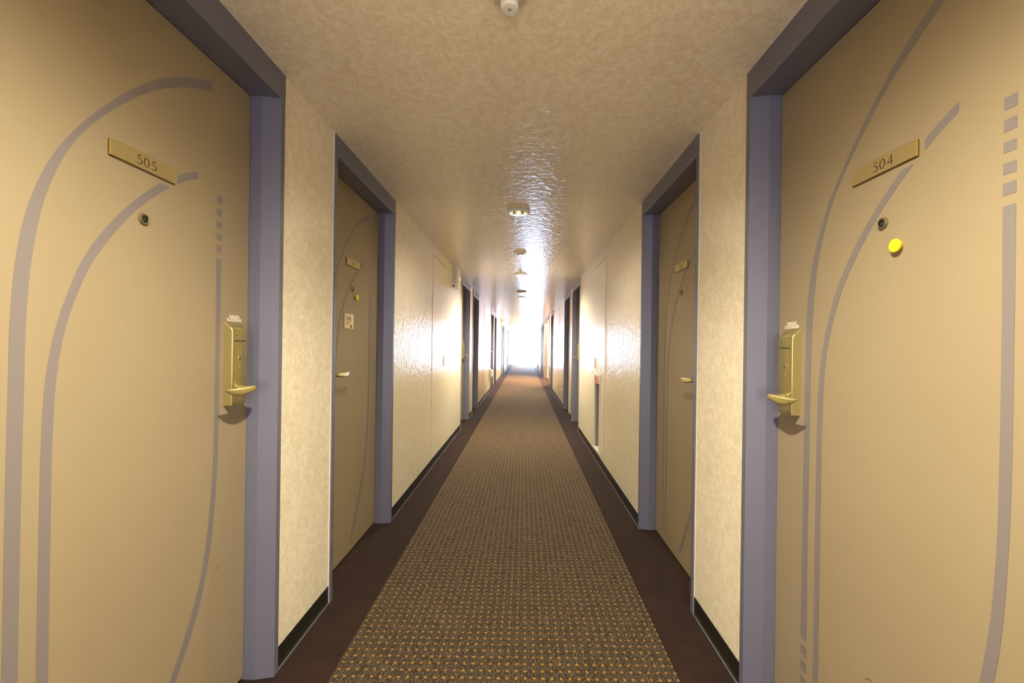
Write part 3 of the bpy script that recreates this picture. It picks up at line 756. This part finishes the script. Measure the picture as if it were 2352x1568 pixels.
r = copy_tree(e, (XL, 5.495 + 2 * PERIOD, 1.966)); r['label'] = 'louvred box high on the left wall, farther of the two'

e = empty('wall_box', (XL, 11.36, 0.385)); tag(e, 'white box low on the left wall beside the fifth left door', 'box')
bm = bmesh.new()
pr = [(0.0, 0.0), (0.055, 0.0), (0.088, 0.03), (0.088, 0.17), (0.05, 0.22), (0.0, 0.235)]
lo = [bm.verts.new((x, -0.12, z)) for x, z in pr]; hi = [bm.verts.new((x, 0.12, z)) for x, z in pr]
for k in range(6): bm.faces.new((lo[k], lo[(k + 1) % 6], hi[(k + 1) % 6], hi[k]))
bm.faces.new(lo); bm.faces.new(hi); bevel_all(bm, 0.006); obj('case', bm, M['white'], e, True, 50)
bm = bmesh.new(); box(bm, 0.0, 0.02, -0.03, 0.03, -0.10, 0.004); obj('bracket', bm, M['white'], e)

e = empty('outlet_plate', (XR, 9.08, 0.205)); tag(e, 'small outlet plate low on the right wall beyond the far doors', 'outlet')
bm = bmesh.new(); box(bm, -0.012, 0.0, -0.06, 0.06, 0.0, 0.125); bevel_all(bm, 0.003); obj('plate', bm, M['cream'], e, True)
bm = bmesh.new(); box(bm, -0.0135, -0.0115, -0.02, 0.02, 0.03, 0.095); obj('socket', bm, M['niche'], e)

# lobby door leaf and lamp
e = empty('lobby_door', (1.10, ALC1 - 0.021, 0)); tag(e, 'pale wood panelled door inside the orange-lit lobby opening', 'door')
bm = bmesh.new(); box(bm, 0.0, 0.42, -0.035, 0.0, 0.0, 2.06); box(bm, 0.43, 0.85, -0.035, 0.0, 0.0, 2.06); obj('leaf', bm, M['wood'], e)
bm = bmesh.new(); box(bm, 0.36, 0.40, -0.075, -0.035, 0.95, 1.10); obj('handle', bm, M['brass'], e)
ld = bpy.data.lights.new('lobby_lamp', 'POINT'); ld.energy = 260; ld.color = (1.0, 0.72, 0.42); ld.shadow_soft_size = 0.06
lo_ = bpy.data.objects.new('lobby_lamp', ld); C.objects.link(lo_); lo_.location = (1.6, 15.2, 2.10)

# ------------------------------------------------------------------ end window
def end_window(k, yc, rot, WX0, WX1, label):
    e = empty('window_%d' % k, ((WX0 + WX1) / 2, yc, WZ0), rot); tag(e, label, 'window', kind='structure')
    hw, hh = (WX1 - WX0) / 2, WZ1 - WZ0
    bm = bmesh.new()
    for x0, x1, z0, z1 in ((-hw, -hw + 0.035, 0, hh), (hw - 0.035, hw, 0, hh), (-hw + 0.035, hw - 0.035, 0, 0.04), (-hw + 0.035, hw - 0.035, hh - 0.04, hh), (-0.015, 0.015, 0.04, hh - 0.04)):
        box(bm, x0, x1, -0.02, 0.03, z0, z1)
    obj('frame', bm, M['white'], e)
    for x0, x1 in ((-hw + 0.035, -0.015), (0.015, hw - 0.035)):
        bm = bmesh.new(); box(bm, x0, x1, 0.0, 0.006, 0.04, hh - 0.04); obj('pane', bm, M['pane' if k == 1 else 'tinted'], e)
    pl = bpy.data.lights.new('window_portal', 'AREA'); pl.shape = 'RECTANGLE'; pl.size = WX1 - WX0; pl.size_y = WZ1 - WZ0; pl.cycles.is_portal = True
    sgn = 1 if rot == 0 else -1
    po = bpy.data.objects.new('window_portal', pl); C.objects.link(po); po.location = ((WX0 + WX1) / 2, yc + 0.06 * sgn, (WZ0 + WZ1) / 2); po.rotation_euler = (-PI / 2 * sgn, 0, 0)
end_window(1, YE + 0.05, 0.0, 0.15, 0.79, 'blown-out white window filling the far end of the corridor')
end_window(2, YB - 0.05, PI, -0.60, 0.50, 'unseen window added behind the viewer to light the door jambs')  # unseen, added to throw pale light onto the near jambs

# daylight outside
wd = bpy.data.worlds.new('daylight'); bpy.context.scene.world = wd; wd.use_nodes = True
bg = wd.node_tree.nodes['Background']; bg.inputs[0].default_value = (0.66, 0.82, 1.22, 1); bg.inputs[1].default_value = 78.0
# ------------------------------------------------------------------ camera
cd = bpy.data.cameras.new('camera'); cam = bpy.data.objects.new('camera', cd); C.objects.link(cam)
cd.sensor_fit = 'HORIZONTAL'; cd.sensor_width = 36.0; cd.lens = 980.0 / 2352.0 * 36.0
cd.shift_x = -(1203.17 - 1176.0) / 2352.0; cd.shift_y = (795.27 - 784.0) / 2352.0
cd.clip_start = 0.01; cd.clip_end = 200
cam.matrix_world = Matrix.Translation((0, 0, EYE)) @ Matrix.Rotation(PI / 2, 4, 'X') @ Matrix.Rotation(0.0135, 4, 'Z')
sc = bpy.context.scene; sc.camera = cam
sc.view_settings.view_transform = 'Standard'; sc.view_settings.look = 'None'; sc.view_settings.gamma = 1.0; sc.view_settings.use_curve_mapping = False
sc.view_settings.exposure = 1.35
sc.cycles.max_bounces = 14; sc.cycles.diffuse_bounces = 8; sc.cycles.glossy_bounces = 6; sc.cycles.transparent_max_bounces = 8
sc.cycles.sample_clamp_indirect = 8.0
sc.cycles.use_adaptive_sampling = False
sc.cycles.caustics_reflective = False; sc.cycles.caustics_refractive = False; sc.cycles.blur_glossy = 0.6
